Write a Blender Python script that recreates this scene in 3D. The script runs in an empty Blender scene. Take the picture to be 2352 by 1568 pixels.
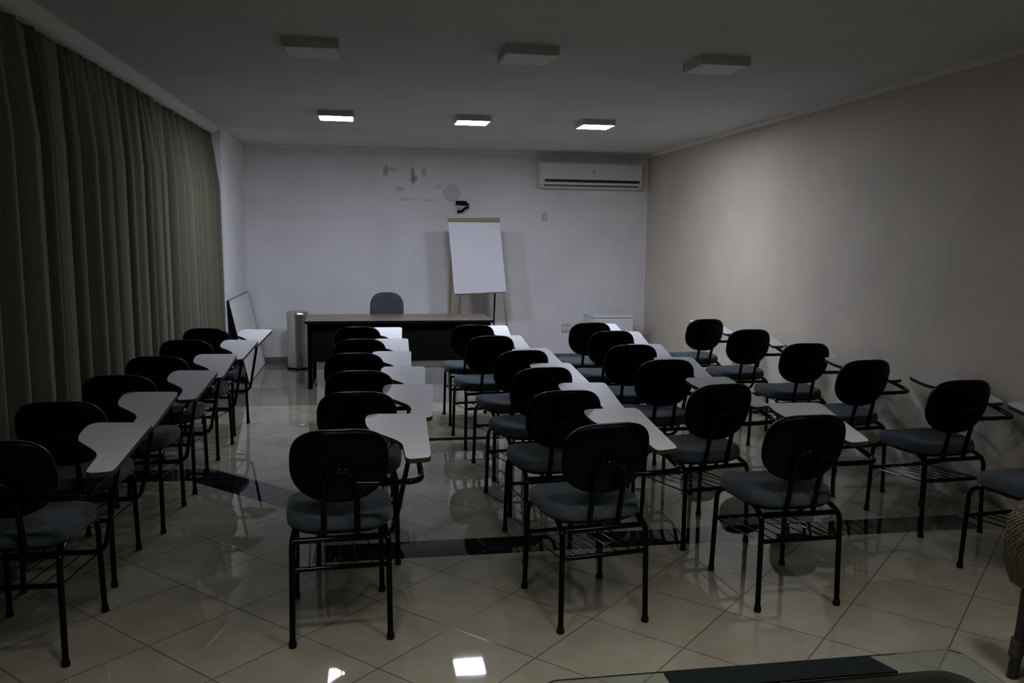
import bpy, bmesh, math, random
from mathutils import Vector, Matrix
random.seed(7)
PI = math.pi
S = bpy.context.scene
C = S.collection

# ------------------------------------------------------------------ materials
def col(r, g, b): return (r, g, b, 1.0)
def mat(name, c, rough=.5, metal=0., spec=.5, emis=None, es=0., coat=0., alpha=1., trans=0., sheen=0.):
    m = bpy.data.materials.new(name); m.use_nodes = True
    b = m.node_tree.nodes['Principled BSDF']
    b.inputs['Base Color'].default_value = col(*c)
    b.inputs['Roughness'].default_value = rough
    b.inputs['Metallic'].default_value = metal
    b.inputs['Specular IOR Level'].default_value = spec
    if coat: b.inputs['Coat Weight'].default_value = coat; b.inputs['Coat Roughness'].default_value = .08
    if trans: b.inputs['Transmission Weight'].default_value = trans
    if sheen: b.inputs['Sheen Weight'].default_value = sheen
    if emis: b.inputs['Emission Color'].default_value = col(*emis); b.inputs['Emission Strength'].default_value = es
    return m
class NT:
    def __init__(s, m): s.m = m; s.t = m.node_tree; s.b = s.t.nodes['Principled BSDF']
    def n(s, typ, **k):
        x = s.t.nodes.new(typ)
        for a, v in k.items(): setattr(x, a, v)
        return x
    def l(s, a, b): s.t.links.new(a, b)
    def math(s, op, a, b=None, c=None, clamp=False):
        x = s.n('ShaderNodeMath', operation=op); x.use_clamp = clamp
        for i, v in enumerate((a, b, c)):
            if v is None: continue
            if isinstance(v, (int, float)): x.inputs[i].default_value = v
            else: s.l(v, x.inputs[i])
        return x.outputs[0]
    def mix(s, f, a, b):
        x = s.n('ShaderNodeMix', data_type='RGBA')
        for i, v in ((0, f), (6, a), (7, b)):
            if isinstance(v, (int, float)): x.inputs[i].default_value = v
            elif isinstance(v, tuple): x.inputs[i].default_value = col(*v)
            else: s.l(v, x.inputs[i])
        return x.outputs[2]
    def noise(s, scale, detail=4, rough=.5, vec=None):
        x = s.n('ShaderNodeTexNoise'); x.inputs['Scale'].default_value = scale
        x.inputs['Detail'].default_value = detail; x.inputs['Roughness'].default_value = rough
        if vec is not None: s.l(vec, x.inputs['Vector'])
        return x.outputs['Fac']
    def pos(s): return s.n('ShaderNodeNewGeometry').outputs['Position']
    def obj(s): return s.n('ShaderNodeTexCoord').outputs['Object']
    def sep(s, v):
        x = s.n('ShaderNodeSeparateXYZ'); s.l(v, x.inputs[0]); return x.outputs
    def smooth(s, v, a, b):
        x = s.n('ShaderNodeMapRange', interpolation_type='SMOOTHSTEP'); s.l(v, x.inputs[0])
        x.inputs[1].default_value = a; x.inputs[2].default_value = b; return x.outputs[0]
    def bump(s, h, strength=.1, dist=.01):
        x = s.n('ShaderNodeBump'); x.inputs['Strength'].default_value = strength; x.inputs['Distance'].default_value = dist
        s.l(h, x.inputs['Height']); s.l(x.outputs[0], s.b.inputs['Normal'])

def plaster(name, c1, c2, rough=.75, stains=False, scuff=False):
    m = mat(name, c1, rough, spec=.3); t = NT(m); p = t.pos()
    base = t.mix(t.smooth(t.noise(1.3, 5, .6, p), .35, .7), c1, c2)
    x, y, z = t.sep(p)
    if stains:
        # peeling paint above the flip chart: a handful of irregular patches
        nz = t.noise(9, 4, .6, p); tot = None
        for cx, cz, rx, rz, a in ((.25, 2.56, .04, .07, .6), (.34, 2.585, .08, .03, .4), (.61, 2.52, .03, .12, .75), (.62, 2.47, .05, .05, .6), (.76, 2.55, .035, .06, .35),
                              (.43, 2.33, .08, .045, .25), (.95, 2.37, .06, .03, .25), (.53, 2.19, .12, .025, .35), (.80, 2.185, .1, .018, .25), (.28, 2.40, .03, .02, .15)):
            dx = t.math('DIVIDE', t.math('SUBTRACT', x, cx), rx); dz = t.math('DIVIDE', t.math('SUBTRACT', z, cz), rz)
            d = t.math('ADD', t.math('MULTIPLY', dx, dx), t.math('MULTIPLY', dz, dz))
            d = t.math('ADD', d, t.math('MULTIPLY', t.math('SUBTRACT', nz, .5), 4.))
            k = t.math('MULTIPLY', t.math('SUBTRACT', 1., t.smooth(d, .1, 1.5)), a)
            tot = k if tot is None else t.math('MAXIMUM', tot, k)
        base = t.mix(tot, base, (.17, .165, .12))
        pt = t.math('MULTIPLY', t.smooth(t.noise(2.1, 3, .5, p), .5, .62), t.math('MULTIPLY', t.smooth(z, 2.05, 2.25), .10))
        base = t.mix(pt, base, (.42, .41, .35))
    if scuff:
        g = t.smooth(t.noise(2.4, 6, .65, p), .42, .66)
        low = t.math('SUBTRACT', 1., t.smooth(z, .55, .95))
        fr = t.math('SUBTRACT', 1., t.smooth(y, 5.6, 7.5))
        base = t.mix(t.math('MULTIPLY', t.math('MULTIPLY', g, low), t.math('MULTIPLY', fr, .85)), base, (.10, .095, .08))
    t.l(base, t.b.inputs['Base Color'])
    t.bump(t.noise(90, 3, .5, p), .12, .004)
    return m

M = {}
M['wall_white'] = plaster('white wall paint', (.78, .78, .785), (.71, .71, .71), stains=True)
M['wall_beige'] = plaster('beige wall paint', (.63, .575, .475), (.57, .52, .43), scuff=True)
M['ceil'] = plaster('ceiling paint', (.66, .65, .63), (.61, .60, .585), .85)
M['cornice'] = mat('plaster cornice', (.70, .68, .64), .7)
M['skirt'] = mat('grey tile skirting', (.16, .16, .145), .25)
M['skirt_light'] = mat('pale tile skirting', (.55, .53, .47), .3)

def floor_material():
    m = mat('polished porcelain tiles', (.5, .48, .42), .02, spec=.60); t = NT(m); p = t.pos(); x, y, z = t.sep(p)
    s, phi, x0, y0 = .4473, .7986, -.2861, 3.5365
    dx = t.math('SUBTRACT', x, x0); dy = t.math('SUBTRACT', y, y0)
    def line(cx, cy):
        u = t.math('ADD', t.math('MULTIPLY', dx, cx / s), t.math('MULTIPLY', dy, cy / s))
        f = t.math('FRACT', t.math('ADD', u, .5)); d = t.math('MULTIPLY', t.math('ABSOLUTE', t.math('SUBTRACT', f, .5)), s)
        return d, t.math('FLOOR', u)
    dA, iA = line(math.sin(phi), math.cos(phi)); dB, iB = line(math.cos(phi), -math.sin(phi))
    d = t.math('MINIMUM', dA, dB)
    grout = t.math('SUBTRACT', 1., t.smooth(d, .0019, .0042))
    cm = t.n('ShaderNodeCombineXYZ'); t.l(iA, cm.inputs[0]); t.l(iB, cm.inputs[1])
    wn = t.n('ShaderNodeTexWhiteNoise'); t.l(cm.outputs[0], wn.inputs[0])
    cloud = t.noise(5.5, 5, .6, p)
    base = t.mix(t.smooth(cloud, .3, .7), (.285, .262, .195), (.235, .218, .165))
    base = t.mix(t.math('MULTIPLY', wn.outputs[0], .16), base, (.16, .155, .13))
    base = t.mix(t.smooth(t.noise(26, 4, .7, p), .62, .8), base, (.19, .165, .11))
    base = t.mix(t.math('MULTIPLY', grout, .75), base, (.03, .025, .01))
    # dark granite stripe laid across the room, with its 45 degree leg towards the curtain
    def box(v, a, b): return t.math('MULTIPLY', t.math('GREATER_THAN', v, a), t.math('LESS_THAN', v, b))
    s1 = t.math('MULTIPLY', box(y, 4.365, 4.615), box(x, -.30, 3.63))
    xy = t.math('ADD', x, y)
    s2 = t.math('MULTIPLY', box(xy, 4.78, 5.17), box(y, 4.5, 6.32))
    s2 = t.math('MULTIPLY', s2, box(x, -1.4, -.05))
    s3 = t.math('MULTIPLY', box(y, 6.02, 6.32), t.math('LESS_THAN', xy, 5.1))
    st = t.math('MAXIMUM', s1, t.math('MAXIMUM', s2, s3))
    base = t.mix(st, base, (.008, .008, .009))
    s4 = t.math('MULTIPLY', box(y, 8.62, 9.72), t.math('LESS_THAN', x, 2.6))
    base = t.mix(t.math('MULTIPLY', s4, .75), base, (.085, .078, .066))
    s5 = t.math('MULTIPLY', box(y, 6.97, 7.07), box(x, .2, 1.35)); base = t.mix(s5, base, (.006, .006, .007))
    t.l(base, t.b.inputs['Base Color'])
    r = t.math('ADD', t.math('MULTIPLY', grout, .1), t.math('MULTIPLY', t.noise(3, 3, .5, p), .05)); t.l(r, t.b.inputs['Roughness'])
    t.bump(t.noise(7, 2, .5, p), .012, .0015)
    t.l(t.math('MULTIPLY_ADD', grout, -.45, .60), t.b.inputs['Specular IOR Level'])
    return m
M['floor'] = floor_material()

def fabric(name, c1, c2, scale=420, rough=.95):
    m = mat(name, c1, rough, spec=.15, sheen=.12); t = NT(m); o = t.obj()
    n = t.noise(scale, 2, .6, o)
    t.l(t.mix(t.smooth(n, .3, .7), c1, c2), t.b.inputs['Base Color']); t.bump(n, .25, .001); return m
M['blue'] = fabric('grey blue seat fabric', (.050, .066, .074), (.034, .047, .055))
M['blue2'] = fabric('dusty blue office chair fabric', (.07, .08, .105), (.05, .06, .08))
M['black'] = mat('black moulded plastic', (.0012, .0012, .0015), .34, spec=.08)
M['steel'] = mat('gloss black steel tube', (.001, .001, .001), .08, spec=.12)
M['rubber'] = mat('black rubber', (.002, .002, .002), .6, spec=.2)
def laminate():
    m = mat('white laminate', (.74, .73, .72), .42, spec=.3); t = NT(m); o = t.obj()
    t.l(t.mix(t.smooth(t.noise(6, 3, .6, o), .35, .75), (.68, .68, .695), (.64, .64, .655)), t.b.inputs['Base Color']); return m
M['laminate'] = laminate()
M['tabedge'] = mat('brown tablet edge band', (.040, .033, .016), .5)
M['white_pl'] = mat('white plastic', (.70, .70, .69), .35)
M['ac'] = mat('air conditioner plastic', (.66, .66, .63), .38)
M['dark'] = mat('dark louvre', (.006, .006, .007), .5)
M['paper'] = mat('flip chart paper', (.72, .72, .76), .8, spec=.2)
def wood(name, c1, c2, sc=(2, 40, 40), rough=.45):
    m = mat(name, c1, rough); t = NT(m); o = t.obj(); mp = t.n('ShaderNodeMapping'); mp.inputs['Scale'].default_value = sc; t.l(o, mp.inputs[0])
    n = t.noise(1., 5, .65, mp.outputs[0]); t.l(t.mix(t.smooth(n, .3, .7), c1, c2), t.b.inputs['Base Color']); return m
M['pine'] = wood('pine wood', (.42, .31, .15), (.33, .23, .10), (30, 30, 3))
M['pine_rail'] = wood('pine rail wood', (.26, .20, .10), (.19, .145, .07), (3, 30, 30))
M['desktop'] = wood('walnut laminate desk top', (.17, .135, .095), (.125, .098, .068), (1.5, 30, 30), .3)
M['deskdark'] = wood('dark desk panel laminate', (.005, .004, .0035), (.003, .0025, .0022), (2, 30, 30), .7); M['deskdark'].node_tree.nodes['Principled BSDF'].inputs['Specular IOR Level'].default_value = .08
M['chrome'] = mat('brushed stainless steel', (.55, .54, .51), .28, metal=1.)
M['wboard'] = mat('whiteboard enamel', (.70, .71, .69), .5)
M['wframe'] = mat('grey aluminium frame', (.22, .22, .23), .4, metal=.6)
M['hardboard'] = mat('dark hardboard backing', (.03, .022, .018), .7)
M['cream'] = mat('wall plate plastic', (.50, .49, .48), .45)
M['disc'] = mat('grey blanking disc', (.56, .56, .60), .6)
M['lamp_off'] = mat('unlit lamp diffuser', (.72, .72, .72), .5)
M['lamp_body'] = mat('lamp housing', (.52, .51, .48), .5)
def lamp_mat(name, c, es, n):
    # LED panel with a prismatic diffuser: brightest straight down
    m = mat(name, (.9, .9, .9), .5, emis=c, es=es); t = NT(m); g = t.n('ShaderNodeNewGeometry')
    d = t.n('ShaderNodeVectorMath', operation='DOT_PRODUCT'); t.l(g.outputs['Normal'], d.inputs[0]); t.l(g.outputs['Incoming'], d.inputs[1])
    v = t.math('POWER', t.math('ABSOLUTE', d.outputs['Value']), n)
    t.l(t.math('MULTIPLY', t.math('ADD', v, .12), es), t.b.inputs['Emission Strength']); return m
M['lamp_on'] = mat('lit lamp diffuser', (.9, .9, .9), .5, emis=(.83, .87, 1.04), es=122.)
M['lamp_near'] = lamp_mat('lit lamp diffuser near entrance', (.96, .95, .95), 112., 5.)
M['fridge'] = mat('fridge enamel', (.74, .75, .76), .3, coat=.3)
M['badge'] = mat('grey badge', (.25, .25, .28), .4, metal=.5)
def curtain_mat():
    m = mat('beige grey curtain cloth', (.16, .148, .108), .9, spec=.1, sheen=.15); t = NT(m); p = t.pos()
    mp = t.n('ShaderNodeMapping'); mp.inputs['Scale'].default_value = (1, 1, .15); t.l(p, mp.inputs[0])
    n = t.noise(160, 3, .6, mp.outputs[0])
    t.l(t.mix(t.smooth(n, .3, .7), (.130, .119, .082), (.095, .087, .060)), t.b.inputs['Base Color']); t.bump(n, .2, .001); return m
M['curtain'] = curtain_mat()
def rattan():
    m = mat('woven rattan', (.28, .19, .07), .6); t = NT(m); o = t.obj()
    w = t.n('ShaderNodeTexWave', wave_type='BANDS', bands_direction='DIAGONAL'); w.inputs['Scale'].default_value = 28; w.inputs['Distortion'].default_value = 2.; t.l(o, w.inputs[0])
    b = t.n('ShaderNodeTexVoronoi'); b.inputs['Scale'].default_value = 45; t.l(o, b.inputs['Vector'])
    c = t.mix(t.smooth(b.outputs['Distance'], .1, .6), (.13, .095, .035), (.028, .02, .007))
    c = t.mix(t.math('MULTIPLY', w.outputs['Fac'], .5), c, (.07, .055, .018)); t.l(c, t.b.inputs['Base Color'])
    t.bump(w.outputs['Fac'], .6, .004); return m
M['rattan'] = rattan()
M['cane'] = wood('dark bamboo cane', (.014, .012, .007), (.008, .007, .004), (20, 20, 3), .35)
M['wrap'] = wood('rattan wrapping', (.04, .034, .015), (.025, .02, .009), (30, 30, 120), .6)
M['rimcane'] = wood('pale rattan rim', (.10, .09, .042), (.06, .052, .022), (60, 60, 60), .5)
M['slab'] = mat('dark reflection slab', (.004, .006, .007), .12, spec=.3)
def glass():
    m = mat('table glass', (.86, .93, .90), .01, trans=1., spec=.5); m.node_tree.nodes['Principled BSDF'].inputs['IOR'].default_value = 1.5; return m
M['glass'] = glass()
M['glassedge'] = mat('polished glass edge', (.02, .03, .028), .15, spec=.7)

# ------------------------------------------------------------------ mesh helpers
def obj(name, bm, m, parent=None, smooth=False, loc=None, auto=None):
    bmesh.ops.recalc_face_normals(bm, faces=bm.faces)
    me = bpy.data.meshes.new(name); bm.to_mesh(me); bm.free()
    if isinstance(m, (list, tuple)):
        for q in m: me.materials.append(q)
    else: me.materials.append(m)
    o = bpy.data.objects.new(name, me); C.objects.link(o)
    if smooth:
        for p in me.polygons: p.use_smooth = True
        if auto:
            try: me.set_sharp_from_angle(angle=math.radians(auto))
            except Exception: pass
    if parent: o.parent = parent
    if loc: o.location = loc
    return o
def thing(name, label, cat, loc=(0, 0, 0), rz=0, group=None):
    o = bpy.data.objects.new(name, None); C.objects.link(o); o.empty_display_size = .1
    o.location = loc; o.rotation_euler = (0, 0, rz); o['label'] = label; o['category'] = cat
    if group: o['group'] = group
    return o
def tag(o, label, cat, group=None):
    o['label'] = label; o['category'] = cat
    if group: o['group'] = group
    return o
def struct(name, bm, m, **k):
    o = obj(name, bm, m, **k); o['kind'] = 'structure'; return o
def add_box(bm, x0, x1, y0, y1, z0, z1, bev=0., seg=2, M4=None):
    r = bmesh.ops.create_cube(bm, size=1.0); vs = r['verts']
    for v in vs: v.co = Vector(((x0 + x1) / 2 + v.co.x * (x1 - x0), (y0 + y1) / 2 + v.co.y * (y1 - y0), (z0 + z1) / 2 + v.co.z * (z1 - z0)))
    if bev:
        es = list({e for v in vs for e in v.link_edges})
        rr = bmesh.ops.bevel(bm, geom=es, offset=bev, segments=seg, affect='EDGES', profile=.5); vs = [v for v in rr['verts']]
        vs = list({v for f in rr['faces'] for v in f.verts} | set(vs))
    if M4 is not None:
        allv = set(vs)
        for v in list(vs):
            for e in v.link_edges: allv.update(e.verts)
        for v in allv: v.co = M4 @ v.co
    return vs
def box(*a, **k):
    bm = bmesh.new(); add_box(bm, *a, **k); return bm
def fillet(pts, rad, n=6):
    out = [Vector(pts[0])]
    for i in range(1, len(pts) - 1):
        p = Vector(pts[i]); a = Vector(pts[i - 1]) - p; b = Vector(pts[i + 1]) - p
        r = rad[i] if isinstance(rad, (list, tuple)) else rad
        r = min(r, a.length * .49, b.length * .49); A = p + a.normalized() * r; B = p + b.normalized() * r
        for k in range(n + 1):
            t = k / n; out.append(A * (1 - t) ** 2 + p * 2 * t * (1 - t) + B * t * t)
    out.append(Vector(pts[-1])); return out
def add_tube(bm, pts, r, seg=10, rad=0., caps=True, n=6, flat=None):
    P = fillet(pts, rad, n) if rad else [Vector(p) for p in pts]
    rings = []; prev = None
    for i, p in enumerate(P):
        t = (P[min(i + 1, len(P) - 1)] - P[max(i - 1, 0)]).normalized()
        if prev is None:
            u = t.orthogonal().normalized()
        else:
            u = (prev - t * prev.dot(t)).normalized()
        prev = u; v = t.cross(u)
        rr = r(i / (len(P) - 1)) if callable(r) else r
        rings.append([bm.verts.new(p + (u * math.cos(2 * PI * k / seg) + v * math.sin(2 * PI * k / seg)) * rr) for k in range(seg)])
    for a, b in zip(rings, rings[1:]):
        for k in range(seg): bm.faces.new((a[k], a[(k + 1) % seg], b[(k + 1) % seg], b[k]))
    if caps: bm.faces.new(rings[0][::-1]); bm.faces.new(rings[-1])
def tube(*a, **k):
    bm = bmesh.new(); add_tube(bm, *a, **k); return bm
def add_lathe(bm, prof, seg=32, c=(0, 0, 0)):
    rings = []
    for r, z in prof:
        if r < 1e-6: rings.append([bm.verts.new((c[0], c[1], c[2] + z))])
        else: rings.append([bm.verts.new((c[0] + r * math.cos(2 * PI * k / seg), c[1] + r * math.sin(2 * PI * k / seg), c[2] + z)) for k in range(seg)])
    for a, b in zip(rings, rings[1:]):
        for k in range(seg):
            k2 = (k + 1) % seg
            if len(a) == 1 and len(b) == 1: continue
            if len(a) == 1: bm.faces.new((a[0], b[k], b[k2]))
            elif len(b) == 1: bm.faces.new((a[k], a[k2], b[0]))
            else: bm.faces.new((a[k], a[k2], b[k2], b[k]))
def sell(n, N, a, b, nb=None):
    out = []
    for k in range(N):
        t = 2 * PI * k / N; c, s = math.cos(t), math.sin(t); e = n if (s >= 0 or nb is None) else nb
        out.append((a * math.copysign(abs(c) ** (2 / e), c), b * math.copysign(abs(s) ** (2 / e), s)))
    return out
def add_pad(bm, n, a, b, layers, f, N=48, nb=None, rings=6):
    """rounded pad: layers = [(scale, height)], f maps (u, v, h) to a point; both ends closed with inner rings"""
    base = sell(n, N, 1., 1., nb); R = []
    def ring(sc, h): return [bm.verts.new(f(a * x * sc, b * y * sc, h)) for x, y in base]
    first = layers[0]; last = layers[-1]
    for k in range(1, rings): R.append(ring(first[0] * k / rings, first[1]))
    for sc, h in layers: R.append(ring(sc, h))
    for k in range(rings - 1, 0, -1): R.append(ring(last[0] * k / rings, last[1] + (last[2] if len(last) > 2 else 0) * 0))
    for p, q in zip(R, R[1:]):
        for k in range(N): bm.faces.new((p[k], p[(k + 1) % N], q[(k + 1) % N], q[k]))
    for r_ in (R[0], R[-1]):
        c = bm.verts.new(sum((v.co for v in r_), Vector()) / N)
        for k in range(N): bm.faces.new((r_[k], r_[(k + 1) % N], c))
def add_prism(bm, pts, f0, f1):
    """extrude a 2D outline; f0, f1 map (x, y) to the lower and upper point"""
    a = [bm.verts.new(f0(*p)) for p in pts]; b = [bm.verts.new(f1(*p)) for p in pts]
    n = len(pts)
    for k in range(n): bm.faces.new((a[k], a[(k + 1) % n], b[(k + 1) % n], b[k]))
    fa = bm.faces.new(a[::-1]); fb = bm.faces.new(b); return fa, fb

# ------------------------------------------------------------------ room shell
XR, XL, YB, YF, ZC = 3.88, -1.57, 11.56, -1.6, 2.86
XN = -1.98            # wall behind the curtain
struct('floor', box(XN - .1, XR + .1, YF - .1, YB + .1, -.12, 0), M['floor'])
struct('ceiling', box(XN - .1, XR + .1, YF - .1, YB + .1, ZC, ZC + .12), M['ceil'])
struct('wall_back', box(XN - .1, XR + .1, YB, YB + .12, 0, ZC), M['wall_white'])
struct('wall_right', box(XR, XR + .12, YF, YB, 0, ZC), M['wall_beige'])
struct('wall_entrance', box(XN - .1, XR + .1, YF - .12, YF, 0, ZC), M['wall_beige'])
bm = bmesh.new(); add_box(bm, XL - .5, XL, 9.86, YB, 0, ZC); struct('wall_left', bm, M['wall_white'])
struct('wall_niche', box(XN - .12, XN, YF, 9.86, 0, ZC), M['wall_white'])
# cornices
def cornice(name, pts, p0, p1):
    bm = bmesh.new(); d = [Vector(p0), Vector(p1)]
    add_prism(bm, pts, lambda u, v: d[0] + Vector((u * (1 if name != 'trim_2' else 0), 0 if name != 'trim_2' else u, v)),
              lambda u, v: d[1] + Vector((u * (1 if name != 'trim_2' else 0), 0 if name != 'trim_2' else u, v)))
    return struct(name, bm, M['cornice'])
cornice('trim_1', [(0, 0), (-.012, 0), (-.055, -.0 + .028), (-.055, .04), (0, .04)], (XR, YF, 2.82), (XR, YB, 2.82))
cornice('trim_2', [(0, 0), (-.012, 0), (-.045, .028), (-.045, .04), (0, .04)], (XL, YB, 2.82), (XR, YB, 2.82))
# pelmet strip that the curtain hangs from
bm = bmesh.new()
def pel(u, v, y):
    k = (y - YF) / (9.86 - YF); return Vector((-1.80 + .17 * k + u, y, v))
add_prism(bm, [(-.12, 2.80), (-.025, 2.79), (.0, 2.80), (.05, 2.845), (.05, 2.86), (-.12, 2.86)], lambda u, v: pel(u, v, YF), lambda u, v: pel(u, v, 9.86))
struct('trim_3', bm, M['cornice'])
struct('baseboard_back', box(XL, XR, YB - .012, YB, 0, .085), M['skirt'])
struct('baseboard_right', box(XR - .012, XR, YF, YB - .012, 0, .05), M['skirt_light'])

# ------------------------------------------------------------------ curtain
def curtain():
    bm = bmesh.new(); ny = 900; zs = [2.80, 2.77, 2.70, 2.55, 2.2, 1.6, .9, .3, .04]
    y0, y1 = -1.4, 9.835
    rnd = random.Random(3); ph = []; acc = 0
    # irregular fold spacing
    knots = [y0]
    while knots[-1] < y1: knots.append(knots[-1] + rnd.choice((rnd.uniform(.12, .18), rnd.uniform(.20, .34))))
    amp = [rnd.uniform(.06, .13) for _ in knots]; skew = [rnd.uniform(-.03, .03) for _ in knots]
    import bisect
    def off(y, z):
        i = min(max(bisect.bisect_right(knots, y) - 1, 0), len(knots) - 2)
        t = (y - knots[i]) / (knots[i + 1] - knots[i])
        a = amp[i] * (1 - t) + amp[i + 1] * t
        drop = min(1., (2.80 - z) / .45)
        w = math.sin(PI * t) ** .6
        pinch = .35 * math.sin(2 * PI * t * 2 + i) * (1 - drop)
        fine = .10 * math.sin(y * 47 + z * .6) + .06 * math.sin(y * 83 + 2)
        return a * (w * (.30 + .70 * drop) + pinch * .35 + fine * .5 * (1 - .5 * drop)) * (1 + .25 * (2.8 - z) / 2.8)
    rows = []
    for z in zs:
        row = []
        for k in range(ny + 1):
            y = y0 + (y1 - y0) * k / ny; q = (y - y0) / (y1 - y0)
            xx = -1.895 + .175 * q
            xx -= .015 * math.sin(y * 1.7)
            sw = .02 * math.sin(y * 2.3 + 1) * (2.8 - z) / 2.8
            row.append(bm.verts.new((xx + off(y, z), y + sw + (.0 if z > 2.7 else .0), z)))
        rows.append(row)
    for a, b in zip(rows, rows[1:]):
        for k in range(ny): bm.faces.new((a[k], a[k + 1], b[k + 1], b[k]))
    o = obj('curtain', bm, M['curtain'], smooth=True)
    md = o.modifiers.new('thick', 'SOLIDIFY'); md.thickness = .003
    return tag(o, 'long grey beige curtain hanging in folds from ceiling to floor along the window side', 'curtain')
curtain()

# ------------------------------------------------------------------ ceiling lamps
def lamp(cx, cy, diff, label, group):
    t = thing('ceiling_lamp', label, 'lamp', (cx, cy, ZC), 0, group)
    h = .165
    bm = bmesh.new()
    for a in ((-h, -h + .012, -h, h), (h - .012, h, -h, h), (-h + .012, h - .012, -h, -h + .012), (-h + .012, h - .012, h - .012, h)):
        add_box(bm, *a, -.055, 0)
    add_box(bm, -h + .012, h - .012, -h + .012, h - .012, -.02, 0)
    obj('housing', bm, M['lamp_body'], t)
    obj('diffuser', box(-h + .0125, h - .0125, -h + .0125, h - .0125, -.057, -.045, bev=.002), diff, t)
    return t
desc = (('closest to the curtain', -.28, -.32, -.26), ('over the middle of the room', 1.02, .99, 1.02), ('closest to the beige wall', 2.26, 2.24, 2.26))
for i, (d, xf, xm, xn) in enumerate(desc):
    lamp(xf, 8.42, M['lamp_on'], f'lit square ceiling lamp in the far row, {d}', 'lit ceiling lamps over the front of the class')
ymid = (5.48, 5.38, 5.42)
for i, (d, xf, xm, xn) in enumerate(desc):
    lamp(xm + (.0, .01, .02)[i], ymid[i], M['lamp_off'], f'unlit square ceiling lamp in the nearer row, {d}', 'unlit ceiling lamps')
for i, (d, xf, xm, xn) in enumerate(desc):
    lamp(xn, 2.05, M['lamp_near'], f'dimmer square ceiling lamp above the entrance end, {d}', 'dim ceiling lamps at the entrance end')

# ------------------------------------------------------------------ tablet-arm chair
def tab_z(x, y): return .772 + .047 * x + .1725 * y
def spline(P, closed=True, n=5):
    out = []; m = len(P)
    for i in range(m):
        p0, p1, p2, p3 = (Vector(P[(i + k) % m]) for k in (-1, 0, 1, 2))
        for k in range(n):
            t = k / n
            out.append(.5 * ((2 * p1) + (p2 - p0) * t + (2 * p0 - 5 * p1 + 4 * p2 - p3) * t * t + (3 * p1 - p0 - 3 * p2 + p3) * t ** 3))
    return [tuple(v) for v in out]
TAB = [(.279, -.120), (.279, -.07), (.278, -.01), (.262, .035), (.228, .082), (.186, .132), (.150, .178), (.133, .235), (.130, .290), (.134, .340), (.150, .368), (.185, .374),
       (.250, .362), (.320, .350), (.385, .337), (.409, .325), (.418, .295), (.411, .20), (.401, .05), (.393, -.07), (.388, -.135), (.380, -.158), (.362, -.164), (.310, -.164), (.291, -.158), (.281, -.145)]
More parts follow.
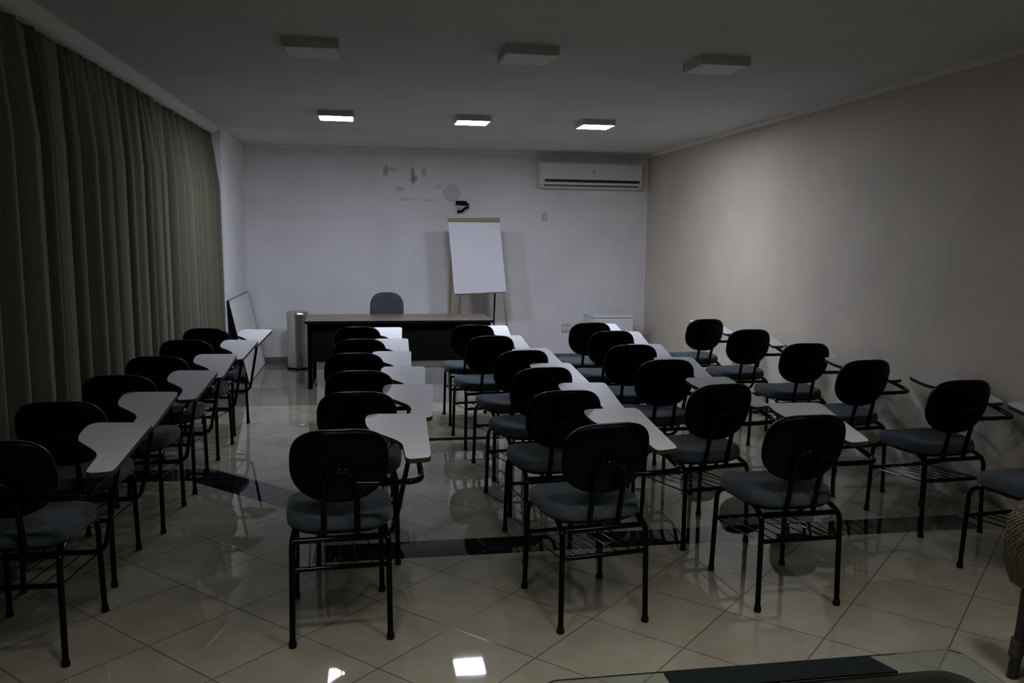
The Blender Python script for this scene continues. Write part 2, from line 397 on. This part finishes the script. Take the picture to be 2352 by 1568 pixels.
def make_chair():
    t = thing('tablet_arm_chair', 'tablet-arm chair', 'chair')
    r = .0125
    # legs (each tube turns under the seat into its rail half)
    for sx in (-1, 1):
        bm = tube([(sx * .202, -.25, .004), (sx * .197, -.243, .445), (sx * .185, -.14, .478), (sx * .185, 0, .466)], r, rad=[0, .045, .03, 0])
        lg = obj('leg', bm, M['steel'], t, smooth=True, auto=60)
        bm = bmesh.new(); add_lathe(bm, [(0, 0), (.0155, 0), (.017, .005), (.0165, .018), (.0135, .03), (0, .03)], 16, (sx * .202, -.25, 0)); obj('rubber_foot', bm, M['rubber'], lg, smooth=True, auto=50)
        bm = tube([(sx * .200, .25, .004), (sx * .192, .232, .43), (sx * .185, .14, .470), (sx * .185, 0, .466)], r, rad=[0, .045, .03, 0])
        lg = obj('leg', bm, M['steel'], t, smooth=True, auto=60)
        bm = bmesh.new(); add_lathe(bm, [(0, 0), (.0155, 0), (.017, .005), (.0165, .018), (.0135, .03), (0, .03)], 16, (sx * .200, .25, 0)); obj('rubber_foot', bm, M['rubber'], lg, smooth=True, auto=50)
    for y, z in ((-.238, .45), (.12, .462)): obj('seat_crossbar', tube([(-.19, y, z), (.19, y, z)], .0125), M['steel'], t, smooth=True, auto=60)
    # book rack: two bars and the rods between
    bm = bmesh.new()
    add_tube(bm, [(-.196, -.243, .33), (.196, -.243, .33)], .011, rad=0)
    add_tube(bm, [(-.195, .24, .285), (.195, .24, .285)], .010)
    for x in (-.13, -.065, 0, .065, .13): add_tube(bm, [(x, -.243, .335), (x, .24, .288)], .003, seg=6)
    for x in (-.193, .193): add_tube(bm, [(x, -.24, .325), (x, .24, .285)], .004, seg=6)
    obj('book_rack', bm, M['steel'], t, smooth=True, auto=60)
    # seat: upholstered cushion on a moulded shell
    def fs(u, v, h):
        q = v / .225
        return Vector((u * (1 + .03 * q), v + .005, .480 + h + .010 * q * abs(q) * (1 if q < 0 else -1) * .6 - .012 * (1 - min(1, (u / .22) ** 2)) * (1 if h > .03 else 0)))
    bm = bmesh.new(); add_pad(bm, 3.6, .228, .228, [(.93, -.004), (.985, .004), (1.0, .020), (.995, .042), (.965, .058), (.89, .067)], fs)
    obj('seat', bm, M['blue'], t, smooth=True)
    bm = bmesh.new(); add_pad(bm, 3.4, .222, .222, [(.78, -.024), (.88, -.020), (.97, -.008), (1.0, .002), (.98, .006)], fs)
    obj('seat_shell', bm, M['black'], t, smooth=True)
    # backrest: black shell with blue cushion on the front
    yb, zb, a, b, tl = -.275, .759, .202, .168, .2826
    def fb(off):
        def f(u, v, h):
            cur = .045 * (u / a) ** 2 + .012 * (v / b) ** 2
            d = h + off + cur
            return Vector((u, yb - math.sin(tl) * v + math.cos(tl) * d, zb + math.cos(tl) * v + math.sin(tl) * d))
        return f
    bm = bmesh.new(); add_pad(bm, 2.9, a, b, [(.86, -.012), (.93, -.011), (.98, -.006), (1., .002), (1., .010), (.985, .014)], fb(0), nb=2.45, N=56)
    obj('backrest', bm, M['black'], t, smooth=True)
    bm = bmesh.new(); add_pad(bm, 2.9, a * .965, b * .965, [(.97, .008), (1., .018), (.99, .030), (.95, .040), (.86, .047)], fb(0), nb=2.45, N=56)
    obj('back_cushion', bm, M['blue'], t, smooth=True)
    # inverted U that carries the back
    def bp(v, d): return (yb - math.sin(tl) * v + math.cos(tl) * d, zb + math.cos(tl) * v + math.sin(tl) * d)
    y1, z1 = bp(-.06, -.026); y2, z2 = bp(.0, -.034)
    pts = [(-.068, -.225, .452), (-.068, -.232, .50), (-.068, y1, z1)]
    for k in range(1, 8):
        th = PI - PI * k / 8; pts.append((.068 * math.cos(th), y1 + (y2 - y1) * math.sin(th), z1 + (z2 + .012 - z1) * math.sin(th)))
    pts += [(.068, y1, z1), (.068, -.232, .50), (.068, -.225, .452)]
    obj('back_support', tube(pts, .0125, seg=12), M['steel'], t, smooth=True, auto=60)
    # tablet
    out = spline(TAB, n=4)
    bm = bmesh.new(); fa, fb_ = add_prism(bm, out, lambda x, y: Vector((x, y, tab_z(x, y) - .022)), lambda x, y: Vector((x, y, tab_z(x, y) - .0015)))
    for f in bm.faces: f.material_index = 0
    tb = obj('tablet', bm, M['tabedge'], t)
    bm = bmesh.new(); add_prism(bm, out, lambda x, y: Vector((x, y, tab_z(x, y) - .0015)), lambda x, y: Vector((x, y, tab_z(x, y))))
    o = obj('tablet_laminate', bm, M['laminate'], tb); o['label'] = 'white laminate writing surface'
    # arm from the back arch round to the tablet, and strut from the rack up to it
    yk, zk = -.305, .700
    add = [(.066, -.300, .700), (.18, -.312, .700), (.332, -.305, .700), (.338, -.16, .725), (.340, -.03, tab_z(.34, -.03) - .033), (.338, .20, tab_z(.338, .2) - .033)]
    obj('tablet_arm', tube(add, .0125, rad=[0, .03, .055, .03, .03, 0], n=7), M['steel'], t, smooth=True, auto=60)
    add = [(.05, .16, .315), (.245, .150, .315), (.335, .110, tab_z(.335, .11) - .035), (.30, .22, tab_z(.30, .22) - .033)]
    obj('tablet_strut', tube(add, .0115, rad=[0, .06, .02, 0], n=7), M['steel'], t, smooth=True, auto=60)
    return t
def copy_tree(o, parent=None):
    c = o.copy(); C.objects.link(c); c.parent = parent
    for ch in o.children: copy_tree(ch, c)
    return c
CH = {'A1': (-1.391, 3.669, -.012), 'A2': (-1.431, 4.439, .023), 'A3': (-1.361, 5.196, -.027), 'A4': (-1.343, 5.944, .015), 'A5': (-1.319, 6.814, -.060), 'A6': (-1.308, 7.618, -.103),
      'B1': (-.133, 3.703, .049), 'B2': (-.056, 4.545, -.018), 'B3': (-.052, 5.227, -.004), 'B4': (-.098, 5.991, .020), 'B5': (-.075, 6.776, .046), 'B6': (-.097, 7.682, .026),
      'C1': (.974, 3.682, .140), 'C2': (.988, 4.470, .057), 'C3': (1.005, 5.243, .164), 'C4': (1.019, 6.025, .173), 'C5': (.938, 6.909, .106), 'C6': (.921, 7.782, .023),
      'D1': (1.950, 3.741, .036), 'D2': (1.859, 4.559, .164), 'D3': (1.915, 5.490, .015), 'D4': (1.937, 6.262, -.020), 'D5': (2.052, 7.186, -.015), 'D6': (2.048, 7.894, .004),
      'E1': (3.287, 3.604, .101), 'E2': (3.335, 4.54, .06), 'E3': (3.226, 5.348, .122), 'E4': (3.313, 6.232, -.006), 'E5': (3.307, 7.213, .021), 'E6': (3.266, 8.153, .105)}
COLN = {'A': 'in the column beside the curtain', 'B': 'in the second column from the curtain', 'C': 'in the middle column', 'D': 'in the second column from the beige wall', 'E': 'in the column along the beige wall'}
ORD = {1: 'nearest the camera', 2: 'second from the camera', 3: 'third from the camera', 4: 'fourth from the camera', 5: 'fifth from the camera', 6: 'nearest the teacher desk'}
first = make_chair(); used = False
for k, (x, y, th) in CH.items():
    c = first if not used else copy_tree(first); used = True
    c.location = (x, y, 0); c.rotation_euler = (0, 0, th)
    c['label'] = f'black-backed writing chair {COLN[k[0]]}, {ORD[int(k[1])]}'
    c['category'] = 'chair'; c['group'] = 'tablet-arm chairs in five columns'

# ------------------------------------------------------------------ teacher's desk
t = thing('teacher_desk', 'long dark desk with a brown wood-grain top before the back wall', 'desk', (.36, 9.95, 0), 0)
obj('desk_top', box(-1.05, 1.05, -.42, .42, .733, .762, bev=.004), M['desktop'], t)
obj('top_edging', box(-1.052, 1.052, -.4235, -.4205, .733, .7615), M['deskdark'], t)
obj('modesty_panel', box(-1.0, 1.0, -.375, -.355, .30, .733), M['deskdark'], t)
for sx in (-1, 1):
    lg = obj('leg', box(sx * 1.0 - .025, sx * 1.0 + .025, -.40, -.35, .02, .733, bev=.004), M['steel'], t)
    lg2 = obj('leg', box(sx * 1.0 - .025, sx * 1.0 + .025, .32, .37, .02, .733, bev=.004), M['steel'], t)
    obj('floor_rail', box(sx * 1.0 - .028, sx * 1.0 + .028, -.41, .38, 0, .022, bev=.004), M['steel'], t)
    obj('side_rail', box(sx * 1.0 - .02, sx * 1.0 + .02, -.36, .33, .69, .733), M['steel'], t)
# ------------------------------------------------------------------ office chair behind it
t = thing('office_chair', 'dusty blue office chair with rounded back behind the teacher desk', 'chair', (.235, 10.62, 0), PI)
def fo(u, v, h):
    return Vector((u, -.25 - .10 * v + h + .10 * (u / .21) ** 2 * .5, .78 + v))
bm = bmesh.new(); add_pad(bm, 2.8, .212, .215, [(.9, -.03), (.98, -.02), (1., 0.), (.97, .02), (.88, .03)], fo, nb=3.); obj('backrest', bm, M['blue2'], t, smooth=True)
bm = bmesh.new(); add_pad(bm, 3.2, .23, .22, [(.9, .0), (.98, .01), (1., .035), (.95, .06), (.86, .068)], lambda u, v, h: Vector((u, v, .43 + h))); obj('seat', bm, M['blue2'], t, smooth=True)
obj('back_bar', tube([(0, -.02, .41), (0, -.27, .41), (0, -.29, .75)], .016, rad=.06), M['black'], t, smooth=True)
bm = bmesh.new(); add_lathe(bm, [(.03, .09), (.03, .25), (.018, .25), (.018, .43)], 20); obj('gas_column', bm, M['black'], t, smooth=True, auto=40)
for k in range(5):
    a = 2 * PI * k / 5 + .3; d = Vector((math.cos(a), math.sin(a), 0))
    lg = obj('leg', tube([Vector((0, 0, .11)), d * .16 + Vector((0, 0, .10)), d * .27 + Vector((0, 0, .065))], lambda q: .022 - .008 * q), M['black'], t, smooth=True)
    bm = bmesh.new()
    n = Vector((-d.y, d.x, 0)); c0 = d * .27 + Vector((0, 0, .027))
    add_tube(bm, [c0 - n * .02, c0 + n * .02], .027, seg=18); obj('caster', bm, M['rubber'], lg, smooth=True, auto=50)
# ------------------------------------------------------------------ pedal bin
t = thing('waste_bin', 'tall round stainless steel bin between the whiteboard and the desk', 'bin', (-.885, 11.08, 0), 0)
bm = bmesh.new(); add_lathe(bm, [(0, .02), (.138, .02), (.138, .69), (0, .69)], 40); obj('body', bm, M['chrome'], t, smooth=True, auto=40)
bm = bmesh.new(); add_lathe(bm, [(0, 0), (.145, 0), (.145, .025), (.139, .028), (0, .028)], 40); obj('base_ring', bm, M['black'], t, smooth=True, auto=40)
bm = bmesh.new(); add_lathe(bm, [(.144, .682), (.146, .69), (.146, .712), (.13, .735), (.06, .748), (0, .75)], 40); obj('lid', bm, M['chrome'], t, smooth=True, auto=40)
obj('pedal', box(-.035, .035, -.19, -.13, .012, .022, bev=.003), M['black'], t)

# ------------------------------------------------------------------ whiteboard leaning on the wall
t = thing('whiteboard', 'large blank whiteboard with a thin grey frame leaning on the side wall by the corner', 'whiteboard', (-1.345, 9.92, 0), 0)
tilt = math.atan2(.205, .965)
R4 = Matrix.Rotation(-tilt, 4, 'Y')
bm = box(-.012, 0, 0, 1.60, 0, .985, M4=R4); obj('board', bm, M['wboard'], t)
bm = box(-.017, -.0122, 0, 1.60, 0, .985, M4=R4); obj('backing', bm, M['hardboard'], t)
bm = bmesh.new()
for a in ((0, 1.6, 0, .012), (0, 1.6, .975, .987), (0, .012, 0, .987), (1.588, 1.6, 0, .987)):
    add_box(bm, -.018, .003, a[0], a[1], a[2], a[3], M4=R4)
obj('frame', bm, M['wframe'], t)

# ------------------------------------------------------------------ flip chart easel
t = thing('flip_chart', 'wooden flip chart easel with a blank white paper pad near the back wall', 'easel', (1.40, 11.12, 0), math.radians(0))
rl = math.radians(-3.2)      # the pad hangs a little askew
def q(x, z, y=0): return (x * math.cos(rl) - (z - 1.45) * math.sin(rl) * -1 * -1, y, z)
sh = lambda z: (1.93 - z) * .085
TZ, BZ = 1.91, .965
xl, xr_ = -.375, .295
bm = bmesh.new()
lean = lambda z: -.10 + (1.93 - z) * -.055
def sheet(bm, x0, x1, z0, z1, y0, y1, dz0=0., dz1=0.):
    v = [bm.verts.new((x0 + sh(z1), lean(z1) + y0, z1)), bm.verts.new((x1 + sh(z1), lean(z1) + y0, z1 + .012)), bm.verts.new((x1 + sh(z0) + .012, lean(z0) + y0, z0 + dz1)), bm.verts.new((x0 + sh(z0), lean(z0) + y0, z0 + dz0))]
    w = [bm.verts.new(p.co + Vector((0, y1 - y0, 0))) for p in v]
    bm.faces.new(v); bm.faces.new(w[::-1])
    for k in range(4): bm.faces.new((v[k], w[k], w[(k + 1) % 4], v[(k + 1) % 4]))
sheet(bm, xl + .012, xr_ - .008, BZ - .02, TZ - .01, 0, .012, 0.0, .035); obj('backboard', bm, M['pine_rail'], t)
bm = bmesh.new(); sheet(bm, xl, xr_, BZ, TZ, -.014, -.002, .0, .03); obj('paper_pad', bm, M['paper'], t)
bm = bmesh.new(); sheet(bm, xl - .002, xr_ - .002, TZ - .012, TZ + .032, -.032, .014); obj('clamp_rail', bm, M['pine_rail'], t)
for (x0, x1) in ((-.34, -.24), (.27, .45)):
    obj('leg', tube([(x0, -.075, 1.88), (x1, -.22, .0)], .012, seg=8), M['pine'], t, smooth=True)
for x0, m_ in ((-.32, M['pine']), (.28, M['hardboard'])):
    obj('leg', tube([(x0, -.05, 1.86), (x0, .30, 0)], .012, seg=8), m_, t, smooth=True)

# ------------------------------------------------------------------ air conditioner
t = thing('air_conditioner', 'white split air conditioner mounted high on the back wall', 'air conditioner', (3.01, YB, 2.37), 0)
W2 = .72
prof = [(0, 0.02), (-.05, .0), (-.15, .005), (-.195, .04), (-.21, .10), (-.212, .25), (-.205, .335), (-.19, .352), (0, .355)]
bm = bmesh.new(); add_prism(bm, prof, lambda y, z: Vector((-W2, y, z)), lambda y, z: Vector((W2, y, z)))
bmesh.ops.bevel(bm, geom=[e for e in bm.edges if abs(abs(e.verts[0].co.x) - W2) < 1e-4 and abs(abs(e.verts[1].co.x) - W2) < 1e-4], offset=.012, segments=3, affect='EDGES')
obj('body', bm, M['ac'], t, smooth=True, auto=35)
bm = bmesh.new(); add_prism(bm, [(-.2125, .118), (-.2165, .122), (-.2165, .325), (-.205, .338), (-.20, .338), (-.20, .118)], lambda y, z: Vector((-W2 + .02, y, z)), lambda y, z: Vector((W2 - .02, y, z))); obj('front_panel', bm, M['ac'], t, smooth=True, auto=35)
obj('air_slot', box(-W2 + .075, W2 - .04, -.2145, -.19, .083, .118), M['dark'], t)
obj('louvre', box(-W2 + .065, W2 - .05, -.2085, -.19, .030, .045), M['dark'], t)
bm = box(-W2 + .07, W2 - .045, -.212, -.195, .046, .082, bev=.004); obj('vent_flap', bm, M['ac'], t)
bm = box(.02, .045, -.2185, -.216, .205, .235); obj('badge', bm, M['badge'], t)

# ------------------------------------------------------------------ small wall fittings
t = thing('wall_bracket', 'small black wall bracket above the flip chart', 'bracket', (1.25, YB, 2.10), 0)
bm = bmesh.new(); add_box(bm, -.075, .075, -.10, -.03, .032, .082, bev=.012); add_box(bm, .055, .10, -.095, -.04, .02, .055, bev=.008, M4=Matrix.Rotation(.0, 4, 'Y')); obj('upper_arm', bm, M['black'], t)
obj('lower_arm', tube([(-.055, -.08, -.060), (.01, -.08, -.055), (.05, -.08, -.015), (.095, -.07, -.005)], lambda q: .020 - .006 * q, seg=8), M['black'], t, smooth=True)
obj('link', tube([(.098, -.07, .035), (.098, -.07, -.005)], .008, seg=8), M['black'], t, smooth=True)
obj('wall_plate', box(-.06, .06, -.03, 0, -.02, .06, bev=.004), M['cream'], t)
bm = bmesh.new(); add_lathe(bm, [(0, .012), (.102, .012), (.112, 0), (0, 0)], 40)
for v in bm.verts: v.co = Vector((v.co.x, -v.co.z, v.co.y))
o = obj('blanking_disc', bm, M['disc'], None, smooth=True, auto=40, loc=(1.13, YB, 2.29)); tag(o, 'round grey disc on the back wall above the black bracket', 'cover plate')
t = thing('light_switch', 'small grey switch plate on the back wall under the air conditioner', 'switch', (2.41, YB, 1.985), 0)
obj('plate', box(-.036, .036, -.008, 0, -.057, .057, bev=.003), M['cream'], t); obj('rocker', box(-.012, .012, -.013, -.006, -.022, .022, bev=.002), M['white_pl'], t)
t = thing('wall_socket', 'double grey socket plate low on the back wall beside the fridge', 'socket', (2.745, YB, .445), 0)
obj('plate', box(-.066, .066, -.008, 0, -.062, .062, bev=.003), M['cream'], t)
for sx in (-1, 1): obj('outlet', box(sx * .031 - .022, sx * .031 + .022, -.012, -.006, -.03, .03, bev=.004), M['white_pl'], t)

# ------------------------------------------------------------------ mini fridge
t = thing('mini_fridge', 'low white fridge standing in the corner under the air conditioner', 'fridge', (3.245, 11.18, 0), 0)
obj('cabinet', box(-.27, .27, -.22, .27, .03, .645, bev=.006), M['fridge'], t)
obj('worktop', box(-.28, .28, -.28, .28, .646, .675, bev=.008), M['fridge'], t)
dr = obj('door', box(-.27, .27, -.275, -.225, .05, .640, bev=.012), M['fridge'], t)
o = obj('badge', box(-.06, .06, -.2775, -.274, .545, .560), M['badge'], dr)
obj('handle', box(-.265, -.235, -.285, -.27, .50, .62, bev=.004), M['white_pl'], dr)
for sx in (-1, 1):
    for sy in (-.2, .24):
        bm = bmesh.new(); add_lathe(bm, [(0, 0), (.02, 0), (.02, .03), (0, .03)], 12, (sx * .23, sy, 0)); obj('foot', bm, M['rubber'], t)

# ------------------------------------------------------------------ glass coffee table
TX0, TX1, TY0, TY1, TZT = .46, 1.715, 1.42, 2.135, .50
t = thing('coffee_table', 'low rattan coffee table with a clear glass top', 'table', ((TX0 + TX1) / 2, (TY0 + TY1) / 2, 0), 0)
hx, hy = (TX1 - TX0) / 2, (TY1 - TY0) / 2
def rrect(hx, hy, r, n=8, ox=0, oy=0):
    P = []
    for cx, cy, a0 in ((hx - r, hy - r, 0), (-hx + r, hy - r, PI / 2), (-hx + r, -hy + r, PI), (hx - r, -hy + r, 1.5 * PI)):
        for k in range(n + 1):
            a = a0 + PI / 2 * k / n; P.append((ox + cx + r * math.cos(a), oy + cy + r * math.sin(a)))
    return P
bm = bmesh.new(); add_prism(bm, rrect(hx, hy, .045), lambda x, y: Vector((x, y, TZT - .008)), lambda x, y: Vector((x, y, TZT)))
gl = obj('glass_top', bm, M['glass'], t)
bm = bmesh.new(); a = rrect(hx + .0008, hy + .0008, .0455); b = rrect(hx + .0030, hy + .0030, .047)
n = len(a); va = [[bm.verts.new((x, y, z)) for x, y in P] for P, z in ((a, TZT - .008), (b, TZT - .008), (b, TZT), (a, TZT))]
for i in range(4):
    for k in range(n): bm.faces.new((va[i][k], va[i][(k + 1) % n], va[(i + 1) % 4][(k + 1) % n], va[(i + 1) % 4][k]))
obj('glass_edge', bm, M['glassedge'], gl)
rim = [Vector((x, y, TZT - .032)) for x, y in rrect(hx - .078, hy - .102, .07)]
bm = bmesh.new(); add_tube(bm, rim + [rim[0]], .022, seg=12, caps=False); obj('rattan_rim', bm, M['rimcane'], t, smooth=True)
bm = bmesh.new(); add_prism(bm, rrect(hx - .085, hy - .108, .068), lambda x, y: Vector((x, y, .30)), lambda x, y: Vector((x, y, .315))); obj('shelf', bm, M['cane'], t)
rim = [Vector((x, y, .305)) for x, y in rrect(hx - .078, hy - .102, .07)]
bm = bmesh.new(); add_tube(bm, rim + [rim[0]], .018, seg=10, caps=False); obj('lower_rim', bm, M['rattan'], t, smooth=True)
bm = bmesh.new(); P = rrect(hx - .085, hy - .108, .068); n = len(P)
va = [[bm.verts.new((x, y, z)) for x, y in P] for z in (.315, .455)]
for k in range(n): bm.faces.new((va[0][k], va[0][(k + 1) % n], va[1][(k + 1) % n], va[1][k]))
obj('woven_apron', bm, M['cane'], t, smooth=True)
for sx in (-1, 1):
    for sy in (-1, 1): obj('leg', tube([(sx * (hx - .13), sy * (hy - .125), .455), (sx * (hx - .13), sy * (hy - .125), 0)], .02, seg=12), M['cane'], t, smooth=True, auto=50)
# dark slab added on the glass to stand in for a dark reflection
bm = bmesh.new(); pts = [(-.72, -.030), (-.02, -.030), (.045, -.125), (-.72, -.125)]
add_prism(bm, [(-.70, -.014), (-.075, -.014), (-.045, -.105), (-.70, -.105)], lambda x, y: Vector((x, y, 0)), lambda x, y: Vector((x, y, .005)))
o = obj('reflection_slab', bm, M['slab'], None, loc=(1.50, TY1, TZT + .0005)); tag(o, 'flat dark glossy slab standing in for a reflection along the edge of the glass table', 'folder')

# ------------------------------------------------------------------ rattan armchair at the frame edge
t = thing('rattan_armchair', 'woven rattan armchair on dark cane legs standing beside the glass table', 'armchair', (2.825, 2.72, 0), 0)
for sx, sy in ((-1, 1), (1, 1), (-1, -1), (1, -1)):
    lg = obj('leg', tube([(sx * .335, sy * .30 - .24, 0), (sx * .32, sy * .29 - .24, .20), (sx * .31, sy * .28 - .24, .46)], .021, seg=14), M['cane'], t, smooth=True, auto=50)
    bm = tube([(sx * .330, sy * .297 - .24, .09), (sx * .325, sy * .293 - .24, .16)], .027, seg=14); obj('wrapping', bm, M['wrap'], lg, smooth=True, auto=50)
bm = bmesh.new()
for a, b in (((-.33, .056), (.33, .056)), ((-.33, -.536), (.33, -.536)), ((-.33, .056), (-.33, -.536)), ((.33, .056), (.33, -.536))):
    add_tube(bm, [(a[0], a[1], .135), (b[0], b[1], .135)], .014)
obj('stretcher', bm, M['cane'], t, smooth=True, auto=50)
bm = bmesh.new(); add_pad(bm, 3.5, .335, .31, [(.9, 0), (1., .02), (1., .07), (.92, .085)], lambda u, v, h: Vector((u, v - .24, .40 + h))); obj('seat', bm, M['rattan'], t, smooth=True)
# wrapped arm and back shell: a rounded wall from the front of one arm round the back to the other
def shell():
    bm = bmesh.new(); N = 60; prof = [(-.02, .37), (-.05, .45), (-.058, .54), (-.05, .62), (-.03, .675), (.0, .705), (.035, .69), (.045, .65), (.035, .48), (.015, .38)]
    rows = []
    for k in range(N + 1):
        a = -PI * .07 + (PI * 1.14) * k / N
        cx, cy = math.cos(a) * .318, .0 - math.sin(a) * .52
        nx, ny = math.cos(a), -math.sin(a)
        lift = max(0, math.sin(a)) ** 2 * .16
        rows.append([bm.verts.new((cx - nx * d, cy - ny * d, z + lift * (z - .37) / .35)) for d, z in prof])
    m = len(prof)
    for p, q_ in zip(rows, rows[1:]):
        for k in range(m): bm.faces.new((p[k], p[(k + 1) % m], q_[(k + 1) % m], q_[k]))
    bm.faces.new(rows[0]); bm.faces.new(rows[-1][::-1]); return bm
obj('arm_and_back_weave', shell(), M['rattan'], t, smooth=True, auto=60)

# ------------------------------------------------------------------ world, camera, view
w = bpy.data.worlds.new('World'); S.world = w; w.use_nodes = True
w.node_tree.nodes['Background'].inputs[0].default_value = (.01, .01, .01, 1); w.node_tree.nodes['Background'].inputs[1].default_value = .0
cam = bpy.data.cameras.new('Camera'); co = bpy.data.objects.new('Camera', cam); C.objects.link(co); S.camera = co
yaw, pitch, roll, H, f = .1692, .1220, .0108, 1.7, 1945.9
cy_, sy_ = math.cos(yaw), math.sin(yaw); cp, sp = math.cos(pitch), math.sin(pitch)
fw = Vector((sy_ * cp, cy_ * cp, -sp)); r0 = Vector((cy_, -sy_, 0)); u0 = r0.cross(fw)
rr = r0 * math.cos(roll) + u0 * math.sin(roll); uu = -r0 * math.sin(roll) + u0 * math.cos(roll)
m4 = Matrix(((rr.x, uu.x, -fw.x, 0), (rr.y, uu.y, -fw.y, 0), (rr.z, uu.z, -fw.z, H), (0, 0, 0, 1)))
co.matrix_world = m4
cam.sensor_fit = 'HORIZONTAL'; cam.sensor_width = 36; cam.lens = f / 2352 * 36; cam.clip_start = .05; cam.clip_end = 60
S.view_settings.view_transform = 'Standard'; S.view_settings.look = 'None'; S.view_settings.gamma = 1; S.view_settings.use_curve_mapping = False
S.view_settings.exposure = -0.12
S.cycles.use_denoising = True
S.cycles.max_bounces = 10; S.cycles.diffuse_bounces = 5; S.cycles.glossy_bounces = 5; S.cycles.transmission_bounces = 8
S.cycles.sample_clamp_indirect = 4.0
S.cycles.caustics_reflective = False; S.cycles.caustics_refractive = False
